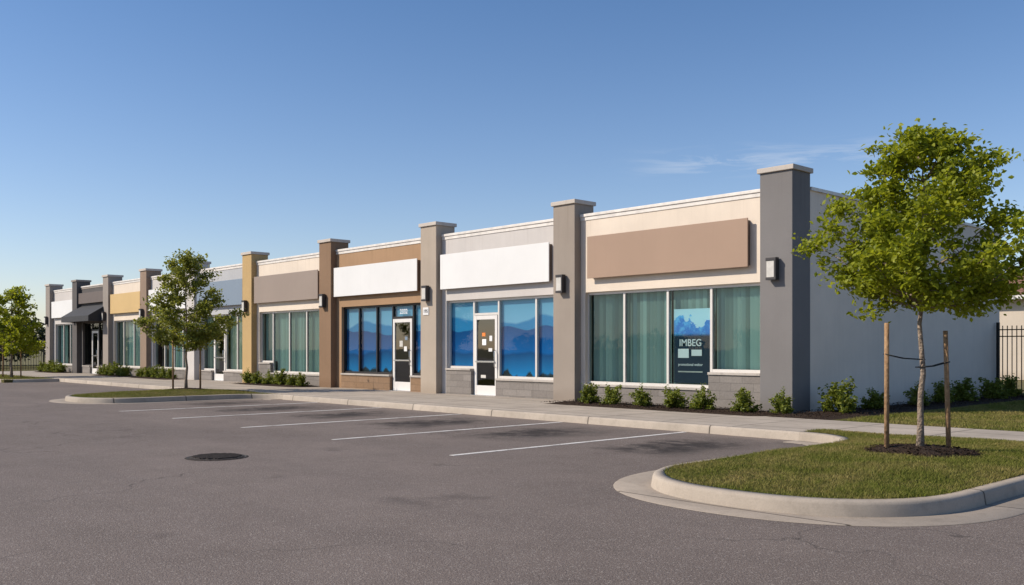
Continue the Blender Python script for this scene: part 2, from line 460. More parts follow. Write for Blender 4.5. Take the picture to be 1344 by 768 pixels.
def blades(name, poly, dens, hgt, zf, seed, excl=None, parent=None, wd=1.3):
    rng = np.random.default_rng(seed)
    P = np.array(poly); x0, y0 = P.min(0); x1, y1 = P.max(0)
    n = int((x1-x0)*(y1-y0)*dens)
    X = rng.uniform(x0, x1, n); Y = rng.uniform(y0, y1, n)
    k = inside(poly, X, Y)
    if excl is not None: k &= ~excl(X, Y, rng)
    X = X[k]; Y = Y[k]; n = len(X)
    Z = zf(X, Y)
    a = rng.uniform(0, 2*np.pi, n); h = hgt*rng.uniform(.4, 1.35, n)*(1+.35*np.sin(X*2.1+1.3*np.sin(Y*1.7))*np.sin(Y*2.7)); w = rng.uniform(.0025, .005, n)*wd
    la = rng.uniform(0, 2*np.pi, n); ln = h*rng.uniform(.2, 1.4, n)
    V = np.empty((n, 3, 3))
    V[:, 0] = np.stack([X-np.cos(a)*w, Y-np.sin(a)*w, Z], 1)
    V[:, 1] = np.stack([X+np.cos(a)*w, Y+np.sin(a)*w, Z], 1)
    V[:, 2] = np.stack([X+np.cos(la)*ln, Y+np.sin(la)*ln, Z+h], 1)
    me = raw_mesh(name+'_mesh', V.reshape(-1, 3), np.arange(n*3).reshape(-1, 3), M['grass'])
    o = bpy.data.objects.new(name, me); COL.objects.link(o); o.parent = parent
    return o
def chips(name, cx, cy, r, z, n, seed, parent, rect=None, mat=None, size=.035):
    rng = np.random.default_rng(seed+50)
    if rect: X = rng.uniform(rect[0], rect[1], n); Y = rng.uniform(rect[2], rect[3], n); Z = z+rng.uniform(0, .02, n)
    else:
        a = rng.uniform(0, 2*np.pi, n); q = r*np.sqrt(rng.uniform(0, 1, n)); X = cx+q*np.cos(a); Y = cy+q*np.sin(a); Z = z-.05*(q/r)**2*1.0+rng.uniform(-.0, .02, n)
    C = np.stack([X, Y, Z], 1)
    V, F = leaves(C, size, rng, 1.6)
    me = raw_mesh(name, V, F, mat or M['mulch']); o = bpy.data.objects.new(name, me); COL.objects.link(o); o.parent = parent; return o

def island(xl, xr, ytip, R, yback, tree_xy, dens, seed, pan=True, gh=.032):
    root = empty('grass_island')
    p = peninsula(xl, xr, ytip, R)
    b = MB(); ribbon(b, p, CP, M['curb_y']); b.obj('island_curb', root)
    if pan:
        b = MB(); ribbon(b, p, [(-.42, .002), (-.41, .010), (-.02, .006), (.01, .006)], M['pan']); b.obj('gutter_pan', root)
    inner = offset(p, .155)
    inner = [(x, y) for x, y in inner] + [(inner[-1][0], yback), (inner[0][0], yback)]
    cx = (xl+xr)/2; cy = (ytip+yback)/2+.3
    zf = lambda X, Y: .135+.10*np.clip(1-((X-cx)/((xr-xl)/2))**2, 0, 1)*np.clip(1-((Y-cy)/((yback-ytip)/2))**2, 0, 1)
    g = .14
    bm = bmesh.new()
    vs = [bm.verts.new((x, y, 0)) for x, y in inner]; bm.faces.new(vs)
    X0 = min(x for x, y in inner); X1 = max(x for x, y in inner); Y0 = min(y for x, y in inner)
    for ax, a0, a1 in ((0, X0, X1), (1, Y0, yback)):
        t = a0+g
        while t < a1:
            co = (t, 0, 0) if ax == 0 else (0, t, 0); no = (1, 0, 0) if ax == 0 else (0, 1, 0)
            bmesh.ops.bisect_plane(bm, geom=bm.verts[:]+bm.edges[:]+bm.faces[:], plane_co=co, plane_no=no); t += g
    for v in bm.verts: v.co.z = float(zf(np.array(v.co.x), np.array(v.co.y)))
    for f in bm.faces:
        f.smooth = True
        if f.normal.z < 0: f.normal_flip()
    me = bpy.data.meshes.new('turf'); bm.to_mesh(me); bm.free(); me.materials.append(M['grass_soil'])
    o = bpy.data.objects.new('turf', me); COL.objects.link(o); o.parent = root
    tx, ty = tree_xy
    def ex(X, Y, rng):
        return ((X-tx)**2+(Y-ty)**2) < (.66+.07*np.sin(5*np.arctan2(Y-ty, X-tx))+rng.normal(0, .04, len(X)))**2
    blades('grass', inner, dens, gh, zf, seed, ex, root)
    b = MB(); z0 = float(zf(np.array(tx), np.array(ty)))
    rr = random.Random(seed)
    K = 40
    prof = [(0, .075), (.12, .07), (.3, .055), (.52, .035), (.72, -.03)]
    k0 = len(b.v); i = b.mat(M['mulch'])
    for r, z in prof[1:]:
        for q in range(K):
            t = 2*math.pi*q/K; r2 = r*(1+.1*math.sin(5*t)+rr.uniform(-.03, .03))
            b.v.append((tx+r2*math.cos(t), ty+r2*math.sin(t), z0+z+rr.uniform(-.012, .012)))
    for j in range(len(prof)-2):
        for q in range(K):
            b.f.append((k0+j*K+q, k0+(j+1)*K+q, k0+(j+1)*K+(q+1)%K, k0+j*K+(q+1)%K)); b.mi.append(i); b.sm.append(True)
    b.f.append(tuple(k0+q for q in range(K))); b.mi.append(i); b.sm.append(True)
    b.obj('mulch_ring', root)
    chips('mulch_chips', tx, ty, .70, z0+.05, 1100, seed, root)
    return z0

zt1 = island(-7.0, -3.55, 7.75, 1.75, 14.99, (-5.2, 12.0), 5600, 3)
zt2 = island(-30.5, -26.8, 9.0, 1.7, 14.34, (-29.8, 13.0), 1000, 4, True, .04)

lawn = empty('lawn')
b = MB()
b.box(-10.55, 40, 17.003, 60, -.05, .147, M['grass_soil'])
b.box(-2.2, 40, 14.37, 14.995, -.05, .14, M['grass_soil'])
b.obj('turf', lawn)
blades('grass', [(-9.0, 17.04), (0, 17.04), (0, 27), (-9.0, 27)], 1300, .04, lambda X, Y: X*0+.146, 9, None, lawn, 1.8)
verge = empty('grass_verge')
b = MB(); b.box(-90, -46.9, 11.9, 14.1, -.05, .13, M['grass_soil']); b.box(-90, -64, 14.1, 40, -.05, .12, M['grass_soil']); b.obj('turf', verge)
b = MB()
ribbon(b, [(-90, 11.7), (-60, 11.7), (-48.2, 11.7), (-47.4, 11.85), (-46.85, 12.3), (-46.7, 13.0), (-46.7, 14.2)], CP, M['curb']); b.obj('verge_curb', verge)
blades('grass', [(-66, 11.9), (-46.9, 11.9), (-46.9, 14.1), (-66, 14.1)], 350, .06, lambda X, Y: X*0+.13, 12, None, verge, 3)

def bed(x0, x1, y0, y1, seed, n=0):
    root = empty('planting_bed')
    b = MB(); nx = max(4, int((x1-x0)/.25)); ny = max(3, int((y1-y0)/.25)); rr = random.Random(seed); i = b.mat(M['mulch'])
    for a in range(nx+1):
        for c in range(ny+1):
            e = (a in (0, nx)) or (c in (0, ny))
            b.v.append((x0+(x1-x0)*a/nx, y0+(y1-y0)*c/ny, .148 if e else .185+rr.uniform(-.015, .02)))
    for a in range(nx):
        for c in range(ny):
            k = a*(ny+1)+c; b.f.append((k, k+ny+1, k+ny+2, k+1)); b.mi.append(i); b.sm.append(True)
    b.obj('mulch', root)
    chips('mulch_chips', 0, 0, 0, .19, int((x1-x0)*(y1-y0)*(n or 190)), seed, root, (x0-.04, x1-.05, y0-.08, y1-.05))
bed(-16.9, -10.56, 16.75, 18.27, 1)
bed(-10.54, -9.15, 16.95, 29.8, 2)
bed(-35.0, -30.0, 17.1, 18.27, 3, 60)
bed(-46.0, -41.3, 17.1, 18.27, 4, 30)
bed(-51.2, -46.9, 17.1, 18.27, 5, 30)
bed(-61.2, -57.0, 17.1, 18.27, 6, 30)

b = MB()
K = 40
def disc(b, cx, cy, r0, r1, z0, z1, m):
    k = len(b.v); i = b.mat(m)
    for r, z in ((r0, z0), (r1, z1)):
        for q in range(K): t = 2*math.pi*q/K; b.v.append((cx+r*math.cos(t), cy+r*math.sin(t), z))
    for q in range(K): b.f.append((k+q, k+(q+1)%K, k+K+(q+1)%K, k+K+q)); b.mi.append(i); b.sm.append(False)
    return k
mx_, my_ = -12.6, 5.95
disc(b, mx_, my_, .44, .41, .001, .010, M['iron']); disc(b, mx_, my_, .41, .385, .010, .004, M['joint'])
k = disc(b, mx_, my_, .385, .36, .004, .014, M['iron'])
b.f.append(tuple(k+K+q for q in range(K))); b.mi.append(b.mat(M['joint'])); b.sm.append(False)
for i in range(-4, 5):
    w = math.sqrt(max(0, .33**2-(i*.075)**2))
    b.box(mx_-w, mx_+w, my_+i*.075-.02, my_+i*.075+.02, .0145, .026, M['iron'])
    b.box(mx_+i*.075-.02, mx_+i*.075+.02, my_-w, my_+w, .0152, .0282, M['iron'])
b.obj('manhole_cover')

# ---------------------------------------------------------------- building
B = empty('strip_mall_building')
YW, YP = 18.28, 18.04
ZT = 5.06
pillars = [(-11.36, 'p1'), (-17.78, 'p2'), (-23.71, 'p3'), (-29.83, 'p4'), (-35.86, 'p5'), (-41.3, 'lgray'),
           (-46.8, 'p6'), (-52.0, 'mgray'), (-56.98, 'dgray'), (-61.9, 'mgray')]
b = MB(); bc = MB()
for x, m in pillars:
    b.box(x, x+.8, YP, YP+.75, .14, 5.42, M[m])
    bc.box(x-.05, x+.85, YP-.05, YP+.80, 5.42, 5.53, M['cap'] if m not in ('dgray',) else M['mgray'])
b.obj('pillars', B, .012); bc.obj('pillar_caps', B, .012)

HD = 3.05
bays = [
 dict(a=-16.98, b=-11.36, wall='cream', fr='frame', bulk='block', gl='glass',
      op=[(-16.82,-15.56,.62,'blind'),(-15.56,-14.17,.62,'blind'),(-14.17,-12.89,.62,'blind'),(-12.89,-11.48,1.0,'blind')]),
 dict(a=-22.91, b=-17.78, wall='lgray', fr='frame', bulk='block', gl='glass_b',
      op=[(-22.7,-21.5,.95,'painted_refl'),(-21.5,-20.38,0,'door'),(-20.38,-18.8,.68,'painted_refl'),(-18.8,-17.9,.68,'painted_refl')]),
 dict(a=-29.03, b=-23.71, wall='brown', fr='frame_d', bulk='block_br', gl='glass_b',
      op=[(-28.7,-27.73,.68,'painted_refl'),(-27.73,-26.65,.68,'painted_refl'),(-26.65,-25.71,.68,'painted_refl'),(-25.71,-24.56,0,'door'),(-24.56,-23.85,.68,'painted_refl')]),
 dict(a=-35.06, b=-29.83, wall='cream', fr='frame', bulk='block', gl='glass',
      op=[(-34.85,-33.9,1.0,'blind'),(-33.9,-32.6,.6,'blind'),(-32.6,-31.3,.6,'blind'),(-31.3,-29.98,.6,'blind')]),
 dict(a=-40.5, b=-35.86, wall='blueg', fr='frame', bulk='block', gl='glass',
      op=[(-40.3,-39.2,.6,'blind2'),(-39.2,-38.05,0,'door'),(-38.05,-37.0,.6,'blind2'),(-37.0,-36.0,.6,'blind2')]),
 dict(a=-46.0, b=-41.3, wall='lgray', fr='frame', bulk='block', gl='glass',
      op=[(-45.8,-44.6,.6,'dark'),(-44.6,-43.5,.6,'blind'),(-43.5,-42.5,.6,'blind'),(-42.5,-41.5,.6,'dark')]),
 dict(a=-51.2, b=-46.8, wall='cream', fr='frame', bulk='block', gl='glass',
      op=[(-51.0,-49.9,.6,'blind2'),(-49.9,-48.5,.6,'blind'),(-48.5,-47.0,.6,'blind')]),
 dict(a=-56.18, b=-52.0, wall='dgray', fr='frame_d', bulk='block', gl='glass',
      op=[(-55.9,-54.7,.6,'dark'),(-54.7,-53.6,0,'door'),(-53.6,-52.2,.6,'dark')]),
 dict(a=-61.1, b=-56.98, wall='lgray', fr='frame', bulk='block', gl='glass',
      op=[(-60.8,-59.6,.6,'blind'),(-59.6,-58.4,.6,'dark'),(-58.4,-57.2,.6,'blind')]),
]
wall = MB(); bulk = MB(); frames = MB(); glass = MB(); blinds = MB(); painted_refl = MB(); doors = MB(); inter = MB(); caps = MB()
FY0, FY1, GY = 18.385, 18.475, 18.43
def pane(x0, x1, z0, z1, m, y=GY): glass.poly([(x0,y,z0),(x1,y,z0),(x1,y,z1),(x0,y,z1)], m)
rb = random.Random(5)
for bi, d in enumerate(bays):
    a, e = d['a'], d['b']; W = M[d['wall']]; F = M[d['fr']]; op = d['op']
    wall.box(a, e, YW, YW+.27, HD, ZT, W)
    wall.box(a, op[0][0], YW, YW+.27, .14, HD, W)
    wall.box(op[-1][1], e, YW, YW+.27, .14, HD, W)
    caps.box(a, e, YW-.045, YW+.33, ZT, ZT+.075, M['metal_cap'])
    caps.box(a, e, YW-.02, YW, ZT-.10, ZT, M['metal_cap'] if d['wall'] != 'dgray' else M['mgray'])
    im = M['inner_d'] if any(o[3] in ('dark', 'painted_refl') for o in op) else M['inner_m']
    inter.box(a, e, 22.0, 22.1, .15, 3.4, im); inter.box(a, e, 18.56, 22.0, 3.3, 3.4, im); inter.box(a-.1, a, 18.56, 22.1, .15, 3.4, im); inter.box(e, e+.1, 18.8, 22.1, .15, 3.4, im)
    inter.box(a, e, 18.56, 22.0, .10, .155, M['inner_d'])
    sills = [o[2] if o[3] != 'door' else .15 for o in op]
    for i in range(len(op)+1):
        x = op[i][0] if i < len(op) else op[-1][1]
        z0 = min(sills[max(0, i-1)], sills[min(i, len(op)-1)])
        frames.box(x-.032, x+.032, FY0, FY1, z0, HD, F)
    for pi, (x0, x1, sl, kind) in enumerate(op):
        X0, X1 = x0+.032, x1-.032
        frames.box(X0, X1, FY0+.003, FY1-.003, HD-.07, HD, F)
        if kind != 'door':
            frames.box(X0, X1, FY0+.003, FY1-.003, sl, sl+.07, F)
            BM_ = M[d['bulk']]
            bulk.box(x0, x1, YW-.015, YW+.26, .14, sl-.06, BM_)
            bulk.box(x0, x1, YW-.05, YW+.27, sl-.06, sl, M['sill'])
            pane(X0, X1, sl+.07, HD-.07, M[d['gl']])
        if kind in ('blind', 'blind2'):
            zz0, zz1 = sl+.05, HD-.03; n = int((X1-X0)/.105); w = (X1-X0)/n
            base = .055 if pi else .085; cov = .92 if pi else .74
            for q in range(n):
                x = X0+q*w; t = rb.uniform(-.01, .01); tl = base+rb.uniform(-.02, .025); cw = cov+rb.uniform(-.1, .04)
                blinds.poly([(x, 18.58+t, zz0), (x+w*cw, 18.58+tl+t, zz0), (x+w*cw, 18.58+tl+t, zz1), (x, 18.58+t, zz1)], M[kind])
        elif kind == 'painted_refl':
            painted_refl.box(X0-.03, X1+.03, 18.50, 18.51, sl, HD, M['painted_refl'])  # flat panel behind the pane carrying the painted reflection
        elif kind == 'door':
            zt = 2.56
            frames.box(X0, X1, FY0+.003, FY1-.003, zt, zt+.07, F)
            pane(X0, X1, zt+.07, HD-.07, M[d['gl']])
            D = M['white']
            q0, q1, y0, y1 = X0+.012, X1-.012, 18.365, 18.42
            doors.box(q0, q0+.10, y0, y1, .165, zt-.012, D); doors.box(q1-.10, q1, y0, y1, .165, zt-.012, D)
            doors.box(q0+.10, q1-.10, y0+.003, y1-.003, .165, .45, D); doors.box(q0+.10, q1-.10, y0+.003, y1-.003, zt-.13, zt-.012, D)
            pane(q0+.10, q1-.10, .45, zt-.13, M['glass_d'], 18.395)
            doors.box(q0+.09, q1-.09, y0-.045, y0-.02, 1.14, 1.19, M['steel'])
            doors.tube([(q1-.05, y0-.001, 1.0), (q1-.05, y0-.07, 1.02), (q1-.05, y0-.07, 1.48), (q1-.05, y0-.001, 1.5)], .014, M['steel'])
            doors.box(x0, x1, FY0-.15, FY1, .148, .162, M['steel'])
            if bi in (1, 2): painted_refl.box(X0, X1, 18.50, 18.51, zt+.07, HD, M['painted_refl'])  # painted reflection continues in the transom
wall.obj('walls', B); bulk.obj('bulkheads', B, .008); frames.obj('window_frames', B); glass.obj('window_glass', B)
blinds.obj('vertical_blinds', B); painted_refl.obj('painted_reflection_panels', B); doors.obj('doors', B, .004); inter.obj('interiors', B); caps.obj('parapet_caps', B, .008)
b = MB()
b.box(-10.86, -10.60, 18.79, 30.0, .14, ZT, M['side'])
b.box(-62.0, -61.8, 18.79, 30.0, .14, ZT, M['mgray'])
b.box(-61.8, -10.86, 29.8, 30.0, .14, ZT, M['side'])
b.box(-61.8, -10.86, 22.2, 29.8, 4.3, 4.5, M['roof']); b.box(-61.8, -10.86, 18.56, 22.2, 4.3, 4.5, M['roof'])
b.obj('side_and_rear_walls', B)
b = MB()
b.box(-10.92, -10.555, 18.84, 30.05, ZT, ZT+.075, M['metal_cap'])
b.box(-62.05, -61.75, 18.84, 30.05, ZT, ZT+.075, M['metal_cap'])
b.box(-61.75, -10.92, 29.75, 30.05, ZT, ZT+.075, M['metal_cap'])
b.obj('rear_parapet_caps', B)
b = MB(); x0, x1 = -56.35, -51.9; y0, y1 = 17.25, YW
P = [(y1, 4.0), (y0, 3.35), (y0, 3.05), (y1, 3.05)]
b.poly([(x0, P[0][0], P[0][1]), (x0, P[1][0], P[1][1]), (x1, P[1][0], P[1][1]), (x1, P[0][0], P[0][1])], M['awn'])
b.poly([(x0, P[1][0], P[1][1]), (x0, P[2][0], P[2][1]), (x1, P[2][0], P[2][1]), (x1, P[1][0], P[1][1])], M['awn'])
b.poly([(x0, p[0], p[1]) for p in P], M['awn']); b.poly([(x1, p[0], p[1]) for p in P][::-1], M['awn'])
b.obj('awning', B)

def sign(x0, x1, z0, z1, m, y=YW):
    b = MB(); b.box(x0, x1, y-.17, y-.14, z0, z1, M[m]); b.box(x0+.04, x1-.04, y-.14, y, z0+.04, z1-.04, M['s_side'])
    return b.obj('storefront_sign', None, .006)
sign(-16.60, -11.72, 3.40, 4.50, 's_taupe')
sign(-22.80, -18.02, 3.40, 4.48, 's_white')
sign(-28.95, -24.0, 3.42, 4.46, 's_white')
sign(-34.98, -30.05, 3.40, 4.48, 's_grtaupe')
sign(-40.4, -36.0, 3.40, 4.48, 's_blue')
sign(-45.9, -41.5, 3.42, 4.45, 's_white')
sign(-51.1, -47.0, 3.42, 4.45, 's_ochre')
sign(-56.1, -52.1, 4.12, 4.72, 's_side')
sign(-61.0, -57.1, 3.42, 4.42, 's_white')

for x, m in pillars:
    if m == 'lgray': continue
    cx = x+.37; y = YP; b = MB()
    b.box(cx-.07, cx+.07, y-.03, y, 3.10, 3.52, M['lampb'])
    b.box(cx-.125, cx+.125, y-.17, y-.03, 3.47, 3.54, M['lampb'])
    b.box(cx-.125, cx+.125, y-.17, y-.03, 3.05, 3.11, M['lampb'])
    b.box(cx-.11, cx+.075, y-.155, y-.03, 3.11, 3.47, M['lampd'])
    b.box(cx+.075, cx+.12, y-.165, y-.03, 3.11, 3.47, M['lampb'])
    b.obj('wall_lamp', None, .005)

def text(s, x, y, z, size, mat, parent, align='CENTER', name='lettering'):
    c = bpy.data.curves.new(name, 'FONT'); c.body = s; c.size = size; c.align_x = align; c.extrude = .0015; c.offset = size*.012
    c.materials.append(mat); o = bpy.data.objects.new(name, c); COL.objects.link(o)
    o.location = (x, y, z); o.rotation_euler = (math.radians(90), 0, 0); o.parent = parent; return o
M['ink_w'] = m_simple('ink_white', (.85, .85, .85), .6, 0, .02); M['ink_k'] = m_simple('ink_black', (.03, .03, .035), .6)
M['orange'] = m_simple('sticker_orange', (.75, .22, .04), .6)
pl = MB(); pl.box(-23.56, -23.28, YP-.02, YP, 2.62, 2.86, M['s_white']); po = pl.obj('address_plaque')
text('195', -23.42, YP-.023, 2.69, .15, M['ink_k'], po)
ad = empty('door_number'); text('2332', -25.13, GY-.012, 2.72, .22, M['ink_w'], ad)
def m_poster():
    m, T = newmat('poster_print')
    sep = T.node('ShaderNodeSeparateXYZ'); T.put(sep.inputs[0], T.obj)
    z = sep.outputs[2]
    n = T.noise(T.obj, 2.2, 7, .55)
    h = T.math('MULTIPLY_ADD', T.math('SUBTRACT', n, .5), 1.3, 2.28)
    dd = T.math('SUBTRACT', h, z)
    col = T.mix(T.rng(T.noise(T.obj, 5, 5, .7), .46, .60), (.01, .24, .72), (.12, .55, .95))
    col = T.mix(T.rng(dd, 0, .03), (.60, .85, .95), col)
    col = T.mix(T.rng(z, 1.94, 1.84, 0, 1, True), col, (.012, .032, .06))
    principled(T, col, .5, spec=.2); return m
M['poster'] = m_poster()
pb = MB(); pb.box(-14.05, -12.93, 18.485, 18.495, .72, 2.52, M['poster']); po = pb.obj('window_poster')
text('IMBEG', -13.56, 18.481, 1.62, .235, M['ink_w'], po)
q = MB(); q.box(-13.92, -13.60, 18.473, 18.479, 1.33, 1.55, M['ink_w']); q.box(-13.52, -13.22, 18.473, 18.479, 1.38, 1.53, M['ink_w'])
q.box(-13.92, -13.20, 18.475, 18.479, .98, 1.01, M['lampd']); q.obj('cards', po)
text('promotional weltor', -13.56, 18.481, 1.14, .09, M['ink_w'], po)
for cx, lst in ((-20.95, ((-.10, 1.98, .15, .11, 'orange'), (-.08, 1.75, .18, .18, 'ink_w'), (.22, 1.86, .12, .16, 's_white'), (.2, 1.52, .16, .1, 's_white'), (-.12, .72, .22, .09, 'lampd'))),
                (-25.15, ((-.08, 1.72, .18, .2, 'lampd'), (.2, 1.9, .14, .12, 's_blue'), (.16, 1.55, .16, .16, 's_white')))):
    q = MB()
    for dx, z, w, h, m in lst: q.box(cx+dx-w/2, cx+dx+w/2, 18.388, 18.392, z-h/2, z+h/2, M[m])
    q.obj('door_notice')

# ---------------------------------------------------------------- vegetation
def make_tree(loc, height, cb, width, n_leaf, leaf, seed, mat, trunk_r=.05, lean=(0, 0), n_limb=30, spread=.10, lens=(.68, .82, .95, 1.05, 1.16)):
    rng = np.random.default_rng(seed); r = random.Random(seed)
    root = empty('young_tree', loc)
    b = MB()
    N = 12; pts = []; rad = []
    wob = [(r.uniform(-1, 1)*.035, r.uniform(-1, 1)*.035) for _ in range(N+1)]
    for i in range(N+1):
        t = i/N; z = t*height*.93
        k = 1 if i > 1 else 0
        pts.append((wob[i][0]*k+lean[0]*t, wob[i][1]*k+lean[1]*t, z)); rad.append(trunk_r*(1-t*.88)*(1.35 if i == 0 else 1))
    pts[0] = (0, 0, -.08)
    b.tube(pts, rad, M['bark'], 8)
    def trunk_at(z):
        t = z/(height*.93)*N; i = min(int(t), N-1); f = t-i
        return Vector(pts[i]).lerp(Vector(pts[i+1]), f)
    cl = []
    prof = [(0, .70), (.10, .98), (.28, 1.0), (.45, .84), (.66, .58), (.84, .38), (.95, .25), (1, .14)]
    def pf(t):
        for (a, u), (c, v) in zip(prof, prof[1:]):
            if t <= c: return u+(v-u)*(t-a)/(c-a)
        return .1
    ch = height-cb
    for i in range(n_limb):
        t = ((i+.5)/n_limb)**1.0
        zend = cb+ch*t*.97
        az = i*2.39996+r.uniform(-.4, .4)
        L = width/2*pf(t)*r.choice(lens)
        rise = L*r.uniform(.4, .85)
        zs = max(cb*.9, zend-rise); s = trunk_at(min(zs, height*.9))
        end = Vector((s.x+L*math.cos(az), s.y+L*math.sin(az), zend))
        mid = s.lerp(end, .5)+Vector((0, 0, -.10*L)); m2 = s.lerp(end, .78)+Vector((r.uniform(-.05, .05), r.uniform(-.05, .05), -.02))
        b.tube([s, mid, m2, end], [trunk_r*.42*(1-t*.5), trunk_r*.26, trunk_r*.16, .003], M['bark'], 5)
        nsub = max(4, int(8*L/(width/2)+2))
        for j in range(nsub):
            f = .25+.75*(j+r.random())/nsub
            p = s.lerp(mid, f*2) if f < .5 else mid.lerp(end, (f-.5)*2)
            dr = Vector((math.cos(az)+r.uniform(-1.1, 1.1), math.sin(az)+r.uniform(-1.1, 1.1), r.uniform(-.45, .9))).normalized()
            q = p+dr*r.uniform(.10, .34)*width/2.7
            b.tube([p, p.lerp(q, .5)+Vector((0, 0, .02)), q], [.007, .005, .002], M['bark'], 4)
            cl.append((q, r.uniform(.55, 1.3)))
            if r.random() < .6: cl.append((p.lerp(q, .5), r.uniform(.45, .8)))
        cl.append((end, 1.0))
    top = trunk_at(height*.92)
    for _ in range(7): cl.append((top+Vector((r.gauss(0, .07), r.gauss(0, .07), r.uniform(-.25, .16))), .55))
    b.obj('trunk_and_limbs', root)
    wts = np.array([c[1]**2 for c in cl]); wts /= wts.sum()
    idx = rng.choice(len(cl), n_leaf, p=wts)
    C = np.array([list(c[0]) for c in cl])[idx]; sg = np.array([c[1] for c in cl])[idx]*spread*width/2.7
    C = C+rng.normal(size=(n_leaf, 3))*sg[:, None]*np.array([1.15, 1.15, .7])
    V, Fq = leaves(C, leaf, rng)
    me = raw_mesh('foliage', V, Fq, mat); o = bpy.data.objects.new('foliage', me); COL.objects.link(o); o.parent = root
    return root
make_tree((-5.2, 12.0, zt1+.04), 4.12, 2.0, 2.62, 22000, .068, 21, M['leaf'], .046, (.05, .05), 38, .088, (.74, .86, .95, 1.0, 1.06))
make_tree((-29.8, 13.0, zt2+.04), 4.5, 1.55, 2.85, 13000, .09, 33, M['leaf2'], .05, (0, 0), 32, .09)
make_tree((-50.5, 13.15, .13), 4.5, 1.4, 3.1, 8000, .13, 14, M['leaf'], .07, (0, 0), 28)

def stakes(tx, ty, tz, offs, h, lean):
    for (dx, dy), hh, ln in zip(offs, h, lean):
        b = MB(); x, y = tx+dx, ty+dy
        b.tube([(x, y, tz-.1), (x+ln[0]*.5, y+ln[1]*.5, tz+hh*.5), (x+ln[0], y+ln[1], tz+hh)], [.034, .032, .031], M['stake'], 8)
        b.obj('tree_stake')
        zc = tz+hh-.42 if tx > -10 else tz+hh-.3; f = .75
        s = MB(); px, py = x+ln[0]*f, y+ln[1]*f
        tr = Vector((tx, ty, zc-.05)); st = Vector((px, py, zc+.02))
        dv = Vector((tx-px, ty-py, 0)).normalized(); pr = Vector((-dv.y, dv.x, 0))
        for sgn in (1, -1):
            s.tube([st-dv*.03+pr*sgn*.036, st.lerp(tr, .5)+pr*sgn*.03+Vector((0, 0, -.02)), tr+pr*sgn*.055], .008, M['strap'], 5)
        s.tube([tr-pr*.055, tr+dv*.062, tr+pr*.055], .008, M['strap'], 5)
        s.obj('tree_tie')
stakes(-5.2, 12.0, zt1+.03, [(-.30, -.30), (.24, .30)], [1.62, 1.52], [(0, 0), (-.03, -.035)])
stakes(-29.8, 13.0, zt2+.03, [(-.33, -.30), (.35, .33)], [1.6, 1.6], [(0, 0), (0, 0)])
stakes(-50.5, 13.15, .13, [(-.33, -.30), (.35, .33)], [1.6, 1.6], [(0, 0), (0, 0)])

def shrub_mesh(seed, n=1700, leaf=.10):
    rng = np.random.default_rng(seed); r = random.Random(seed)
    C = []
    stems = 34
    per = n//stems
    for i in range(stems):
        az = r.uniform(0, 6.28); el = math.asin(r.uniform(.02, 1)); R = r.uniform(.62, 1.2)
        d = np.array([math.cos(az)*math.cos(el)*.52, math.sin(az)*math.cos(el)*.52, math.sin(el)*.92])*R
        for j in range(per):
            f = r.uniform(.35, 1.03); C.append(d*f+np.array([0, 0, .06])+rng.normal(size=3)*.05)
    V, Fq = leaves(np.array(C), leaf, rng, .2)
    return raw_mesh('shrub_mesh', V, Fq, M['shrub'])
SM = [shrub_mesh(100+i) for i in range(5)]
rs = random.Random(3)
def shrub(x, y, h, z=.17, w=None):
    o = bpy.data.objects.new('shrub', rs.choice(SM)); COL.objects.link(o)
    o.location = (x, y, z); w = w or h*rs.uniform(1.0, 1.25)
    o.scale = (w, w*rs.uniform(.9, 1.1), h); o.rotation_euler = (0, 0, rs.uniform(0, 6.28))
for x, h in ((-15.85, .52), (-15.12, .50), (-14.2, .46), (-13.28, .52), (-12.45, .54), (-11.35, .48), (-10.45, .48)):
    shrub(x, 17.42+rs.uniform(-.05, .05), h)
shrub(-9.85, 18.75, .76, w=.74)
for y, h in ((20.4, .50), (22.3, .5), (23.9, .58), (25.4, .56), (27.0, .6), (28.7, .62)): shrub(-9.8+rs.uniform(-.08, .08), y, h)
for x in (-34.5, -33.7, -32.8, -31.9, -31.0, -30.3): shrub(x, 17.6, rs.uniform(.42, .58))
for x in (-45.5, -44.6, -43.7, -42.8, -42.0): shrub(x, 17.6, rs.uniform(.45, .6))
for x in (-50.8, -49.9, -49.0, -48.1, -47.4): shrub(x, 17.6, rs.uniform(.5, .65))
for x in (-60.8, -60.0, -59.2, -58.4, -57.5): shrub(x, 17.6, rs.uniform(.5, .7))
for x, y in ((-4.8, 30.6), (-6.4, 31.2), (-8.6, 31.1), (-3.5, 31.2)): shrub(x, y, 1.1, .14, 1.0)

def tree_mass(name, items, leaf, per, seed):
    rng = np.random.default_rng(seed); C = []
    for x, y, w, h in items:
        k = 9
        for _ in range(k):
            c = np.array([x+rng.normal()*w*.28, y+rng.normal()*w*.28, h*rng.uniform(.3, .82)])
            rr = w*rng.uniform(.2, .34)
            p = rng.normal(size=(per//k, 3)); p /= np.linalg.norm(p, axis=1)[:, None]
            p *= rr*rng.uniform(.6, 1.08, size=(len(p), 1)); p[:, 2] *= .85
            q = c+p; q[:, 2] = np.maximum(q[:, 2], .2); C.append(q)
    V, Fq = leaves(np.concatenate(C), leaf, rng, .1)
    me = raw_mesh(name, V, Fq, M['dark_leaf']); o = bpy.data.objects.new(name, me); COL.objects.link(o)
rt = random.Random(8); items = []
for i in range(14): items.append((-88+rt.uniform(-3, 3), 6+i*2.6, rt.uniform(3.6, 5.2), rt.uniform(3.2, 5.2)))
tree_mass('distant_trees', items, .32, 1500, 1)
items = [(-26+i*5.5+rt.uniform(-1, 1), 74+rt.uniform(-3, 3), 7, rt.uniform(5.0, 6.5)) for i in range(16)]
tree_mass('distant_trees', items, .45, 900, 2)
